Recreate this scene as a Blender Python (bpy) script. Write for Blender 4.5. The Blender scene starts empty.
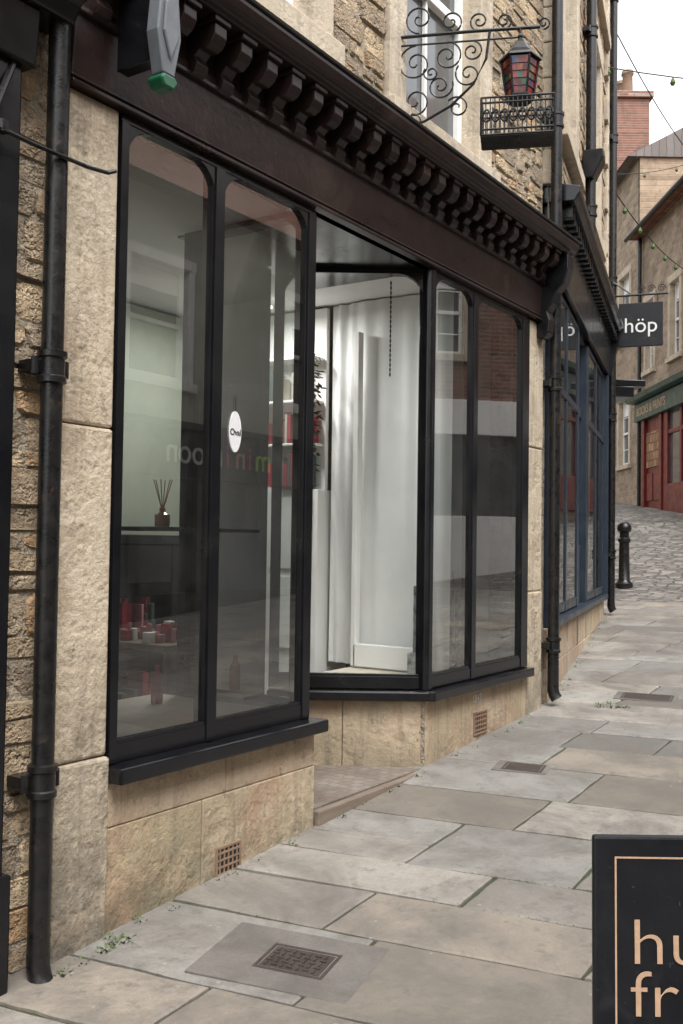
import bpy, math, random
from mathutils import Matrix, Vector
random.seed(7)
R = math.radians
scene = bpy.context.scene

# ------------------------------------------------------------------ ground profile
KN = [(-300,-3.5),(-40,-2.8),(15,1.05),(22.7,2.44),(29.4,3.14),(60,5.5),(400,9)]
def gz(y):
    for (a,za),(b,zb) in zip(KN,KN[1:]):
        if y<=b: return za+(zb-za)*(y-a)/(b-a)
    return KN[-1][1]

# ------------------------------------------------------------------ materials
def nd(nt,t,**k):
    n=nt.nodes.new(t)
    for a,b in k.items(): setattr(n,a,b)
    return n
def mixc(nt,fac,a,b,bt='MIX'):
    m=nd(nt,'ShaderNodeMix',data_type='RGBA',blend_type=bt)
    for sock,val in ((m.inputs[0],fac),(m.inputs[6],a),(m.inputs[7],b)):
        if hasattr(val,'is_output'): nt.links.new(val,sock)
        elif isinstance(val,(int,float)): sock.default_value=val
        else: sock.default_value=(*val,1)
    return m.outputs[2]
def noise(nt,co,scale,detail=6,rough=.6,dist=0):
    n=nd(nt,'ShaderNodeTexNoise'); n.inputs['Scale'].default_value=scale
    n.inputs['Detail'].default_value=min(detail,5 if scale<4 else 3.5); n.inputs['Roughness'].default_value=rough
    n.inputs['Distortion'].default_value=dist
    nt.links.new(co,n.inputs['Vector']); return n.outputs['Fac']
def maprange(nt,v,a,b,c=0,d=1):
    n=nd(nt,'ShaderNodeMapRange'); nt.links.new(v,n.inputs[0])
    for i,x in enumerate((a,b,c,d)): n.inputs[i+1].default_value=x
    return n.outputs[0]
def math_(nt,op,a,b):
    n=nd(nt,'ShaderNodeMath',operation=op)
    for s,v in zip(n.inputs,(a,b)):
        if hasattr(v,'is_output'): nt.links.new(v,s)
        else: s.default_value=v
    return n.outputs[0]
def M(name,c1,c2=None,scale=6,rough=.85,bump=.3,bscale=60,attr=False,stain=None,stain_rng=(.55,.75),stain_scale=1.5,
      damp=None,metal=0,spec=.5,pattern=None,dist=.01,rvar=.1,stretch=None,specks=None,streak=None,spots=None,coarse=0):
    m=bpy.data.materials.new(name); m.use_nodes=True; nt=m.node_tree
    bs=nt.nodes['Principled BSDF']
    tc=nd(nt,'ShaderNodeTexCoord'); co=tc.outputs['Object']
    if stretch:
        mp=nd(nt,'ShaderNodeMapping'); mp.inputs['Scale'].default_value=stretch
        nt.links.new(co,mp.inputs[0]); co2=mp.outputs[0]
    else: co2=co
    c2=c2 or tuple(x*.7 for x in c1)
    n1=noise(nt,co2,scale,8,.65,.3)
    col=mixc(nt,maprange(nt,n1,.35,.65),c1,c2)
    h=noise(nt,co,bscale,6,.7)
    if coarse:
        hc=noise(nt,co,coarse,9,.72)
        h=math_(nt,'ADD',h,math_(nt,'MULTIPLY',maprange(nt,hc,.3,.5),.9))
        col=mixc(nt,maprange(nt,hc,.42,.30,0,.5),col,tuple(x*.35 for x in c1))
    if attr:
        at=nd(nt,'ShaderNodeVertexColor',layer_name='Col')
        col=mixc(nt,1.0,col,at.outputs[0],'MULTIPLY')
    if bscale>=30:
        fine=noise(nt,co,bscale*1.7,4,.7)
        col=mixc(nt,maprange(nt,fine,.3,.7,.0,.35),col,tuple(x*.45 for x in c1))
    if pattern:
        col,h=pattern(nt,co,col,h)
    if stain:
        s=noise(nt,co,stain_scale,10,.75,.5)
        col=mixc(nt,maprange(nt,s,*stain_rng),col,stain)
    if streak: # vertical run marks
        mp=nd(nt,'ShaderNodeMapping'); mp.inputs['Scale'].default_value=(7,7,.8)
        nt.links.new(co,mp.inputs[0]); s=noise(nt,mp.outputs[0],1.3,8,.7,.2)
        col=mixc(nt,maprange(nt,s,.50,.72,0,.8),col,streak)
    if specks: # (scale, lo, hi, colour)
        s=noise(nt,co,specks[0],5,.75)
        col=mixc(nt,maprange(nt,s,specks[1],specks[2],0,.8),col,specks[3])
    if spots:
        v=nd(nt,'ShaderNodeTexVoronoi'); v.inputs['Scale'].default_value=spots[0]; nt.links.new(co,v.inputs['Vector'])
        bw=nd(nt,'ShaderNodeRGBToBW'); nt.links.new(v.outputs['Color'],bw.inputs[0])
        f=math_(nt,'MULTIPLY',maprange(nt,v.outputs['Distance'],spots[1],spots[1]*.6),maprange(nt,bw.outputs[0],.55,.6))
        col=mixc(nt,math_(nt,'MULTIPLY',f,.45),col,spots[2])
    if damp: # (z low, z high, colour)
        sx=nd(nt,'ShaderNodeSeparateXYZ'); nt.links.new(co,sx.inputs[0])
        s=noise(nt,co,3.9,10,.75)
        zz=maprange(nt,sx.outputs[2],damp[0],damp[1],1,0)
        f=math_(nt,'MULTIPLY',zz,maprange(nt,s,.34,.56))
        col=mixc(nt,f,col,damp[2])
    nt.links.new(col,bs.inputs['Base Color'])
    bs.inputs['Metallic'].default_value=metal
    bs.inputs['Specular IOR Level'].default_value=spec
    nt.links.new(maprange(nt,n1,.3,.7,max(0,rough-rvar),min(1,rough+rvar)),bs.inputs['Roughness'])
    if bump:
        b=nd(nt,'ShaderNodeBump'); b.inputs['Strength'].default_value=bump; b.inputs['Distance'].default_value=dist
        nt.links.new(h,b.inputs['Height']); nt.links.new(b.outputs[0],bs.inputs['Normal'])
    return m
def glassmat(name,tint=(.90,.94,.92),boost=1.3,rough=0.0,extra=0.0,wav=.05,dust=.025):
    m=bpy.data.materials.new(name); m.use_nodes=True; nt=m.node_tree
    nt.nodes.remove(nt.nodes['Principled BSDF']); out=nt.nodes['Material Output']
    tr=nd(nt,'ShaderNodeBsdfTransparent'); tr.inputs[0].default_value=(*tint,1)
    gl=nd(nt,'ShaderNodeBsdfGlossy'); gl.inputs['Roughness'].default_value=rough
    fr=nd(nt,'ShaderNodeFresnel'); fr.inputs[0].default_value=1.5
    tc=nd(nt,'ShaderNodeTexCoord'); h=noise(nt,tc.outputs['Object'],1.6,2,.5)
    b=nd(nt,'ShaderNodeBump'); b.inputs['Strength'].default_value=wav; b.inputs['Distance'].default_value=.004
    nt.links.new(h,b.inputs['Height']); nt.links.new(b.outputs[0],gl.inputs['Normal'])
    f=math_(nt,'ADD',math_(nt,'MULTIPLY',fr.outputs[0],boost),extra)
    mx=nd(nt,'ShaderNodeMixShader'); nt.links.new(f,mx.inputs[0]); nt.links.new(tr.outputs[0],mx.inputs[1]); nt.links.new(gl.outputs[0],mx.inputs[2])
    df=nd(nt,'ShaderNodeBsdfDiffuse'); df.inputs[0].default_value=(.7,.7,.68,1)
    dn=noise(nt,tc.outputs['Object'],3,8,.7,.6)
    m2=nd(nt,'ShaderNodeMixShader'); nt.links.new(maprange(nt,dn,.4,.75,.004,dust),m2.inputs[0]); nt.links.new(mx.outputs[0],m2.inputs[1]); nt.links.new(df.outputs[0],m2.inputs[2])
    nt.links.new(m2.outputs[0],out.inputs[0]); return m
def brickpat(bw=.22,bh=.075,mortar=(.35,.3,.25),tone=.5,vert='YZ',ms=.008):
    def p(nt,co,col,h):
        nz=nd(nt,'ShaderNodeTexNoise'); nz.inputs['Scale'].default_value=2.5; nt.links.new(co,nz.inputs['Vector'])
        sx0=nd(nt,'ShaderNodeVectorMath',operation='SCALE'); nt.links.new(nz.outputs['Color'],sx0.inputs[0]); sx0.inputs[3].default_value=bh*.35
        ad=nd(nt,'ShaderNodeVectorMath',operation='ADD'); nt.links.new(co,ad.inputs[0]); nt.links.new(sx0.outputs[0],ad.inputs[1])
        sx=nd(nt,'ShaderNodeSeparateXYZ'); nt.links.new(ad.outputs[0],sx.inputs[0])
        cx=nd(nt,'ShaderNodeCombineXYZ')
        i={'X':0,'Y':1,'Z':2}
        nt.links.new(sx.outputs[i[vert[0]]],cx.inputs[0]); nt.links.new(sx.outputs[i[vert[1]]],cx.inputs[1])
        b=nd(nt,'ShaderNodeTexBrick'); nt.links.new(cx.outputs[0],b.inputs['Vector'])
        b.inputs['Color1'].default_value=(1,1,1,1); b.inputs['Color2'].default_value=(tone,tone*.95,tone*.9,1)
        b.inputs['Mortar'].default_value=(1,1,1,1)
        b.inputs['Scale'].default_value=1; b.inputs['Brick Width'].default_value=bw; b.inputs['Row Height'].default_value=bh
        b.inputs['Mortar Size'].default_value=ms; b.inputs['Mortar Smooth'].default_value=.3
        c=mixc(nt,1.0,col,b.outputs[0],'MULTIPLY')
        c=mixc(nt,b.outputs[1],c,mortar)
        hh=math_(nt,'SUBTRACT',math_(nt,'MULTIPLY',h,.35),b.outputs[1])
        return c,hh
    return p
def cobblepat(scale=7,mortar=(.07,.062,.055)):
    def p(nt,co,col,h):
        v=nd(nt,'ShaderNodeTexVoronoi',feature='DISTANCE_TO_EDGE'); v.inputs['Scale'].default_value=scale; v.inputs['Randomness'].default_value=.7
        mp=nd(nt,'ShaderNodeMapping'); mp.inputs['Scale'].default_value=(.7,1.3,1); nt.links.new(co,mp.inputs[0])
        nt.links.new(mp.outputs[0],v.inputs['Vector'])
        v2=nd(nt,'ShaderNodeTexVoronoi'); v2.inputs['Scale'].default_value=scale; v2.inputs['Randomness'].default_value=.7
        nt.links.new(mp.outputs[0],v2.inputs['Vector'])
        bw=nd(nt,'ShaderNodeRGBToBW'); nt.links.new(v2.outputs['Color'],bw.inputs[0])
        g=maprange(nt,bw.outputs[0],.2,.8,.6,1.25)
        cb=nd(nt,'ShaderNodeCombineColor')
        for i in range(3): nt.links.new(g,cb.inputs[i])
        c=mixc(nt,1.0,col,cb.outputs[0],'MULTIPLY')
        e=maprange(nt,v.outputs['Distance'],0.02,.10)
        c=mixc(nt,e,mortar,c)
        return c,math_(nt,'ADD',e,math_(nt,'MULTIPLY',h,.3))
    return p

BLACK=M('black_gloss_paint',(.006,.006,.008),(.010,.010,.011),scale=5,rough=.22,bump=.12,bscale=22,stain=(.020,.018,.016),stain_rng=(.62,.8),stain_scale=5,spec=.38,dist=.003,rvar=.06)
FASC=M('fascia_paint',(.014,.008,.007),(.027,.016,.014),scale=3,rough=.34,bump=.3,bscale=26,stain=(.050,.032,.026),stain_rng=(.54,.75),stain_scale=3,dist=.005,stretch=(1,.35,1.6),spec=.35,specks=(50,.66,.74,(.10,.075,.06)))
IRON=M('iron_paint',(.007,.007,.008),(.015,.014,.013),scale=20,rough=.32,bump=.3,bscale=60,stain=(.045,.025,.016),stain_rng=(.60,.70),stain_scale=10,dist=.004,spec=.4)
LIME=M('limestone_ashlar',(.58,.49,.37),(.46,.375,.27),scale=2.2,rough=.92,bump=.7,bscale=38,stain=(.27,.195,.13),stain_rng=(.47,.70),stain_scale=2.0,damp=(.1,1.3,(.12,.108,.085)),dist=.012,streak=(.21,.168,.125),specks=(16,.60,.72,(.16,.13,.10)),coarse=5)
LIMEB=M('limestone_block',(.56,.455,.33),(.43,.355,.265),scale=2.0,rough=.94,bump=.7,bscale=35,attr=True,stain=(.34,.205,.135),stain_rng=(.48,.72),stain_scale=1.8,damp=(.05,.62,(.085,.085,.055)),dist=.012,streak=(.165,.138,.10),specks=(13,.60,.72,(.14,.12,.09)),coarse=4)
LIMEC=M('limestone_clean',(.57,.49,.38),(.47,.39,.29),scale=3,rough=.9,bump=.5,bscale=40,stain=(.24,.19,.145),stain_rng=(.52,.76),stain_scale=2,streak=(.27,.225,.18),coarse=6,dist=.010)
RUB=M('rubble_stone',(.49,.38,.265),(.34,.265,.185),scale=7,rough=.93,bump=1.0,bscale=45,attr=True,dist=.02,stain=(.14,.105,.08),stain_rng=(.54,.78),stain_scale=5,specks=(30,.60,.70,(.11,.09,.07)),coarse=14)
MORT=M('lime_mortar',(.44,.375,.285),(.30,.255,.19),scale=8,rough=.95,bump=1,bscale=50,stain=(.16,.13,.10),stain_rng=(.5,.75),stain_scale=4,coarse=14,dist=.02)
FLAG=M('flagstone',(.285,.262,.232),(.215,.200,.180),scale=3.0,rough=.72,bump=.6,bscale=42,attr=True,stain=(.115,.102,.088),stain_rng=(.45,.68),stain_scale=1.5,dist=.008,specks=(12,.55,.70,(.12,.108,.095)),spots=(9,.09,(.34,.33,.31)))
DIRT=M('joint_dirt',(.040,.042,.026),(.045,.062,.022),scale=4,rough=1,bump=.6,bscale=60)
COB=M('cobbles',(.24,.22,.195),(.175,.16,.142),scale=3,rough=.8,bump=.8,bscale=30,pattern=cobblepat(6.5),dist=.03)
BLUE=M('blue_paint',(.016,.025,.040),(.022,.033,.048),scale=5,rough=.38,bump=.15,bscale=30,spec=.4)
WHITE=M('white_paint',(.80,.80,.78),(.70,.69,.66),scale=4,rough=.5,bump=.12,bscale=25)
CREAM=M('interior_white',(.82,.81,.79),(.76,.75,.73),scale=2,rough=.8,bump=0,bscale=20)
SAGE=M('interior_sage',(.38,.405,.33),(.32,.35,.285),scale=2,rough=.8,bump=0,bscale=20)
WOOD=M('floor_boards',(.16,.10,.06),(.10,.06,.04),scale=3,rough=.6,bump=.2,bscale=20,stretch=(8,1,1))
OLDW=M('weathered_timber',(.20,.155,.12),(.13,.10,.08),scale=3,rough=.8,bump=.3,bscale=25,stretch=(8,1,8))
TAN=M('tan_board',(.50,.45,.38),(.42,.38,.32),scale=3,rough=.7,bump=0,bscale=20)
CLOTH=M('white_curtain',(.84,.84,.83),(.78,.78,.77),scale=3,rough=.9,bump=0,bscale=20)
GREY=M('plastic_grey',(.15,.16,.175),(.10,.11,.12),scale=6,rough=.42,bump=.1,stain=(.05,.05,.05))
GREEN=M('plastic_green',(.01,.11,.05),(.01,.07,.035),scale=4,rough=.3,bump=.05)
TERR=M('terracotta',(.27,.17,.11),(.18,.12,.085),scale=6,rough=.85,bump=.3)
TILE=M('roof_tiles',(.40,.17,.10),(.27,.13,.09),scale=3,rough=.85,bump=.9,pattern=brickpat(.2,.16,(.10,.05,.035),.6,'YX',.02),dist=.03)
SLATE=M('roof_slate',(.14,.13,.13),(.20,.17,.15),scale=3,rough=.7,bump=.6,pattern=brickpat(.3,.2,(.05,.05,.05),.7,'YX',.01))
BRICK=M('red_brick',(.30,.13,.09),(.20,.10,.075),scale=6,rough=.9,bump=.8,pattern=brickpat(.22,.075,(.28,.23,.19),.6),stain=(.08,.06,.05),stain_rng=(.52,.78))
FSTONE=M('coursed_stone',(.47,.355,.245),(.33,.25,.175),scale=3,rough=.9,bump=.9,pattern=brickpat(.36,.15,(.34,.275,.21),.6,ms=.016),stain=(.17,.125,.095),stain_rng=(.46,.74),stain_scale=1.2,dist=.02,specks=(9,.56,.68,(.15,.11,.08)))
PAINTED=M('painted_render',(.50,.51,.43),(.44,.46,.39),scale=2,rough=.8,bump=.1)
DARKSHOP=M('dark_shop_paint',(.03,.033,.035),(.045,.045,.045),scale=4,rough=.4,bump=.1)
RED=M('red_paint',(.17,.018,.015),(.11,.012,.010),scale=5,rough=.4,bump=.1)
GRPAINT=M('green_paint',(.02,.08,.065),(.03,.06,.05),scale=5,rough=.4,bump=.1)
COPPER=M('copper_lettering',(.62,.41,.27),(.52,.34,.22),scale=8,rough=.45,bump=.05)
BOARD=M('chalkboard_black',(.008,.009,.012),(.013,.014,.017),scale=4,rough=.42,bump=.06,stain=(.028,.028,.032),stain_rng=(.56,.76),stain_scale=5,spec=.35,specks=(70,.66,.72,(.07,.07,.07)))
LETW=M('white_lettering',(.75,.75,.75),(.7,.7,.7),rough=.5,bump=0)
PINK=M('pink_lettering',(.65,.10,.20),rough=.4,bump=0)
LIMEG=M('lime_lettering',(.45,.75,.06),rough=.4,bump=0)
PEACH=M('peach_lettering',(.75,.35,.20),rough=.4,bump=0)
PINKOBJ=M('pink_goods',(.5,.16,.2),(.6,.3,.3),scale=10,rough=.7,bump=0)
REDOBJ=M('red_goods',(.40,.02,.04),(.26,.02,.03),scale=10,rough=.7,bump=0)
TEALOBJ=M('dark_goods',(.05,.10,.11),(.08,.07,.06),scale=10,rough=.7,bump=0)
PRINT=M('poster_print',(.45,.45,.44),(.12,.12,.13),scale=16,rough=.7,bump=0,bscale=20)
LEAF=M('leaf_green',(.05,.10,.025),(.09,.12,.03),scale=20,rough=.7,bump=0)
BROWNL=M('dried_leaf',(.12,.09,.05),(.07,.07,.03),scale=20,rough=.8,bump=0)
AMBER=M('amber_bottle',(.50,.26,.08),(.4,.2,.06),rough=.2,bump=0)
CABLE=M('cable',(.02,.02,.02),rough=.6,bump=0)
GLASS=glassmat('window_glass',boost=2.2,extra=.13,tint=(.86,.90,.88))
GLASSR=glassmat('window_glass_return',boost=1.2,extra=.01,tint=(.95,.97,.96),dust=.012)
GLASS2=glassmat('window_glass_far',boost=1.2,extra=.0)
DGLASS=M('dark_pane',(.05,.055,.06),(.10,.105,.11),scale=1.2,rough=.06,bump=.08,bscale=2,spec=1.0,rvar=.03,dist=.01)
SG=[M('stained_red',(.30,.015,.015),(.08,.015,.02),scale=25,rough=.15,bump=0),M('stained_blue',(.02,.06,.18),(.02,.03,.06),scale=25,rough=.15,bump=0),M('stained_amber',(.35,.13,.03),(.2,.04,.02),scale=25,rough=.15,bump=0),M('stained_green',(.02,.11,.05),(.02,.05,.03),scale=25,rough=.15,bump=0),M('stained_dark_red',(.14,.01,.015),(.05,.01,.01),scale=25,rough=.15,bump=0)]
TUBEL=bpy.data.materials.new('lit_tube'); TUBEL.use_nodes=True
e=TUBEL.node_tree.nodes['Principled BSDF']; e.inputs['Emission Color'].default_value=(1,.98,.94,1); e.inputs['Emission Strength'].default_value=4

# ------------------------------------------------------------------ geometry helpers
def group(name,loc=(0,0,0),rot=0):
    o=bpy.data.objects.new(name,None); o.location=loc; o.rotation_euler=(0,0,rot); o.empty_display_size=.2
    scene.collection.objects.link(o); return o
class Part:
    def __init__(s,name,mat,parent=None,bevel=0,smooth=False,T=None):
        s.name=name; s.mat=mat; s.parent=parent; s.bevel=bevel; s.smooth=smooth; s.v=[]; s.f=[]; s.c=[]; s.T=T or Matrix()
    def add(s,vs,fs,col=(1,1,1)):
        b=len(s.v)
        s.v+= [tuple(s.T@Vector(v)) for v in vs]
        for f in fs: s.f.append([b+i for i in f]); s.c.append(col)
        return s
    def box(s,x0,x1,y0,y1,z0,z1,col=(1,1,1)):
        return s.add([(x0,y0,z0),(x1,y0,z0),(x1,y1,z0),(x0,y1,z0),(x0,y0,z1),(x1,y0,z1),(x1,y1,z1),(x0,y1,z1)],
          [(0,3,2,1),(4,5,6,7),(0,1,5,4),(1,2,6,5),(2,3,7,6),(3,0,4,7)],col)
    def prism(s,poly,y0,y1,col=(1,1,1),axis='y'):
        n=len(poly)
        def P(a,b,t): return {'y':(a,t,b),'x':(t,a,b),'z':(a,b,t)}[axis]
        vs=[P(a,b,y0) for a,b in poly]+[P(a,b,y1) for a,b in poly]
        fs=[list(range(n)),list(range(2*n-1,n-1,-1))]+[(i,i+n,(i+1)%n+n,(i+1)%n) for i in range(n)]
        return s.add(vs,fs,col)
    def lathe(s,c,prof,n=20,col=(1,1,1),ang=0):
        vs=[];fs=[]
        for r,z in prof:
            for k in range(n):
                a=ang+2*math.pi*k/n; vs.append((c[0]+r*math.cos(a),c[1]+r*math.sin(a),c[2]+z))
        for i in range(len(prof)-1):
            for k in range(n):
                fs.append((i*n+k,i*n+(k+1)%n,(i+1)*n+(k+1)%n,(i+1)*n+k))
        fs.append(list(range(n-1,-1,-1))); fs.append([ (len(prof)-1)*n+k for k in range(n)])
        return s.add(vs,fs,col)
    def tube(s,pts,r,n=8,col=(1,1,1)):
        pts=[Vector(p) for p in pts]; vs=[];fs=[]
        for i,p in enumerate(pts):
            t=(pts[min(i+1,len(pts)-1)]-pts[max(i-1,0)]).normalized()
            a=Vector((0,0,1)) if abs(t.z)<.95 else Vector((1,0,0))
            u=t.cross(a).normalized(); w=t.cross(u)
            for k in range(n):
                q=2*math.pi*k/n; vs.append(tuple(p+u*math.cos(q)*r+w*math.sin(q)*r))
        for i in range(len(pts)-1):
            for k in range(n): fs.append((i*n+k,i*n+(k+1)%n,(i+1)*n+(k+1)%n,(i+1)*n+k))
        fs.append(list(range(n))); fs.append([(len(pts)-1)*n+k for k in range(n)][::-1])
        return s.add(vs,fs,col)
    def done(s):
        me=bpy.data.meshes.new(s.name); me.from_pydata(s.v,[],s.f); me.materials.append(s.mat)
        ca=me.color_attributes.new('Col','FLOAT_COLOR','CORNER')
        dat=[]
        for p in me.polygons:
            c=s.c[p.index]
            for _ in range(p.loop_total): dat+= [c[0],c[1],c[2],1]
        ca.data.foreach_set('color',dat)
        import bmesh
        bm=bmesh.new(); bm.from_mesh(me); bmesh.ops.recalc_face_normals(bm,faces=bm.faces); bm.to_mesh(me); bm.free()
        if s.smooth: me.polygons.foreach_set('use_smooth',[True]*len(me.polygons))
        o=bpy.data.objects.new(s.name,me); scene.collection.objects.link(o)
        if s.smooth:
            try: me.set_sharp_from_angle(angle=R(40))
            except Exception: pass
        if s.parent: o.parent=s.parent
        if s.bevel:
            b=o.modifiers.new('bevel','BEVEL'); b.width=s.bevel; b.segments=2; b.limit_method='ANGLE'
        return o
def text(name,body,mat,parent,loc,size,align='LEFT',depth=.004,rot=(R(90),0,R(90)),offset=0,sx=1):
    c=bpy.data.curves.new(name,'FONT'); c.body=body; c.size=size; c.align_x=align; c.extrude=depth; c.offset=offset
    c.materials.append(mat); o=bpy.data.objects.new(name,c); o.location=loc; o.rotation_euler=rot; o.scale=(sx,1,1)
    scene.collection.objects.link(o); o.parent=parent; return o

def stone_tint(w=.30):
    b=random.uniform(1-w,1+w*.6); k=random.random()
    if k<.13: return (b*1.08,b*.90,b*.72)
    if k<.35: return (b*.88,b*.89,b*.90)
    if k<.55: return (b*1.2,b*1.17,b*1.08)
    return (b,b*.97,b*.92)
def rubble(P,u0,u1,z0,z1,holes=[],x=0,hmin=.07,hmax=.17,lmin=.12,lmax=.42,gap=.013):
    z=z0
    while z<z1-.02:
        h=min(random.uniform(hmin,hmax),z1-z)
        segs=[(u0,u1)]
        for (a,b,c,d) in holes:
            if z+h>c+.02 and z<d-.02:
                ns=[]
                for s0,s1 in segs:
                    if b<=s0 or a>=s1: ns.append((s0,s1)); continue
                    if a>s0: ns.append((s0,a))
                    if b<s1: ns.append((b,s1))
                segs=ns
        for s0,s1 in segs:
            u=s0
            while u<s1-.03:
                l=random.uniform(lmin,lmax)*(.7 if h<.1 else 1)
                if s1-(u+l)<.1: l=s1-u
                ux0,ux1,zz0,zz1=u+gap/2,u+l-gap/2,z+gap/2,z+h-gap/2
                rows=[(zz0,zz1)]
                if h>.11 and random.random()<.3: mm=zz0+(zz1-zz0)*random.uniform(.35,.65); rows=[(zz0,mm-gap/2),(mm+gap/2,zz1)]
                for a0,a1 in rows:
                    if ux1-ux0<.02 or a1-a0<.015: continue
                    w=ux1-ux0; hh=a1-a0; c=min(w,hh)
                    j=lambda s=.008: random.uniform(-s,s)
                    q=[c*random.uniform(.08,.30) for _ in range(4)]
                    o=[(ux0+q[0],a0),(ux1-q[1],a0),(ux1,a0+q[1]),(ux1,a1-q[2]),(ux1-q[2],a1),(ux0+q[3],a1),(ux0,a1-q[3]),(ux0,a0+q[0])]
                    o=[(p+j(),r+j(.007)) for p,r in o]
                    pr=random.uniform(.002,.018); cy=(ux0+ux1)/2; cz=(a0+a1)/2; ins=random.uniform(.005,.012)
                    def inset(p,r,k):
                        dx=cy-p; dz=cz-r; L=math.hypot(dx,dz)+1e-6; t=min(k/L,.6); return p+dx*t,r+dz*t
                    vs=[(x-.03,p,r) for p,r in o]+[(x+pr*.5,p,r) for p,r in o]
                    vs+=[(x+pr+.003+j(.003),)+inset(p,r,ins) for p,r in o]
                    fs=[(i,(i+1)%8,(i+1)%8+8,i+8) for i in range(8)]+[(i+8,(i+1)%8+8,(i+1)%8+16,i+16) for i in range(8)]+[list(range(16,24))]
                    P.add(vs,fs,stone_tint())
                u+=l
        z+=h
def wallquads(P,u0,u1,z0,z1,holes,x=0):
    us=sorted({u0,u1,*[min(max(h[0],u0),u1) for h in holes],*[min(max(h[1],u0),u1) for h in holes]})
    zs=sorted({z0,z1,*[min(max(h[2],z0),z1) for h in holes],*[min(max(h[3],z0),z1) for h in holes]})
    for a,b in zip(us,us[1:]):
        for c,d in zip(zs,zs[1:]):
            cu,cz=(a+b)/2,(c+d)/2
            if any(h[0]<cu<h[1] and h[2]<cz<h[3] for h in holes): continue
            P.add([(x,a,c),(x,b,c),(x,b,d),(x,a,d)],[(0,1,2,3)])
def sash(parent,y0,y1,z0,z1,sur=.16,rec=.10,bars=(1,1),smat=None,frame=None,x=0,glass=None):
    S=Part('window_surround',smat or LIMEC,parent,bevel=.006)
    S.box(x-.25,x+.035,y0-sur,y0,z0,z1); S.box(x-.25,x+.035,y1,y1+sur,z0,z1)
    S.box(x-.25,x+.045,y0-sur-.02,y1+sur+.02,z1,z1+sur*1.2); S.box(x-.25,x+.09,y0-sur-.03,y1+sur+.03,z0-.12,z0); S.done()
    F=Part('sash_frame',frame or WHITE,parent,bevel=.004); t=.055
    xa,xb=x-rec-.04,x-rec
    F.box(xa,xb,y0,y0+t,z0,z1); F.box(xa,xb,y1-t,y1,z0,z1); F.box(xa,xb,y0+t,y1-t,z1-t,z1); F.box(xa,xb,y0+t,y1-t,z0,z0+t*1.4)
    zm=(z0+z1)/2; F.box(xa-.02,xb+.012,y0+t,y1-t,zm-.03,zm+.03)
    for i in range(bars[0]):
        yy=y0+(y1-y0)*(i+1)/(bars[0]+1); F.box(xa+.005,xb-.006,yy-.012,yy+.012,z0+t*1.4,zm-.03); F.box(xa+.005,xb-.006,yy-.012,yy+.012,zm+.03,z1-t)
    for i in range(bars[1]):
        for q0,q1 in ((z0,zm),(zm,z1)):
            zz=q0+(q1-q0)*(i+1)/(bars[1]+1); F.box(xa+.008,xb-.009,y0+t,y1-t,zz-.012,zz+.012)
    F.done()
    Part('pane',glass or DGLASS,parent).box(xa-.01,xa+.003,y0+.01,y1-.01,z0+.01,z1-.01).done()
    Part('window_blind',CREAM,parent).box(xa+.0035,xa+.006,y0+t,y1-t,z1-(z1-z0)*.22,z1-t).done()
def shopwin(parent,T,edges,z0,z1,frame,glass,posts=None,post=.055,rad=.13,depth=.06,front=.018,pre='',toprail=.03):
    posts=posts or [post]*len(edges)
    F=Part(pre+'window_frame',frame,parent,bevel=.005,T=T); G=Part(pre+'glazing',glass,parent,T=T)
    for e,p in zip(edges,posts): F.box(-depth,front,e-p/2,e+p/2,z0-.07,z1+.002)
    F.box(-depth,front-.003,edges[0]-posts[0]/2,edges[-1]+posts[-1]/2,z1,z1+toprail)
    for i,(a,b) in enumerate(zip(edges,edges[1:])):
        y0,y1=a+posts[i]/2,b-posts[i+1]/2
        F.box(-depth,front-.006,y0,y1,z0-.07,z0)
        F.box(-.02,min(.008,front),y0,y1,z0,z0+.016)
        r=min(rad,(y1-y0)*.45)
        for sgn,yc in ((1,y0),(-1,y1)):
            poly=[(yc,z1)]
            for k in range(9):
                an=k/8*math.pi/2
                poly.append((yc+sgn*(r-r*math.sin(an)),z1-r+r*math.cos(an)))
            if rad>0:
                F.prism(poly,-.03,front-.007,axis='x')
                F.box(-.02,.008,min(yc,yc+sgn*.010),max(yc,yc+sgn*.010),z0+.016,z1-r*.4)
        G.add([(-.008,y0,z0),(-.008,y1,z0),(-.008,y1,z1),(-.008,y0,z1)],[(0,1,2,3)])
    F.done(); G.done()
def pipe(name,parent,x,y,z0,z1,r,collars=(),mat=None,shoe=True):
    P=Part(name,mat or IRON,parent,smooth=True)
    P.lathe((x,y,0),[(r,z0),(r,z1)],16)
    for c in collars:
        P.lathe((x,y,c),[(r,-.06),(r*1.3,-.055),(r*1.3,-.035),(r*1.15,-.03),(r*1.15,.03),(r*1.35,.035),(r*1.35,.055),(r,.06)],16)
        P.box(x-r-.05,x-r*.2,y-r*2,y+r*2,c-.02,c+.02)
        P.lathe((x-.01,y-r*1.7,c),[(.014,-.03),(.014,.03)],8); P.lathe((x-.01,y+r*1.7,c),[(.014,-.03),(.014,.03)],8)
    if shoe: P.tube([(x,y,z0+.06),(x,y,z0+.02),(x+.012,y,z0-.02),(x+.03,y,z0-.045)],r*1.05,12)
    return P.done()

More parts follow.
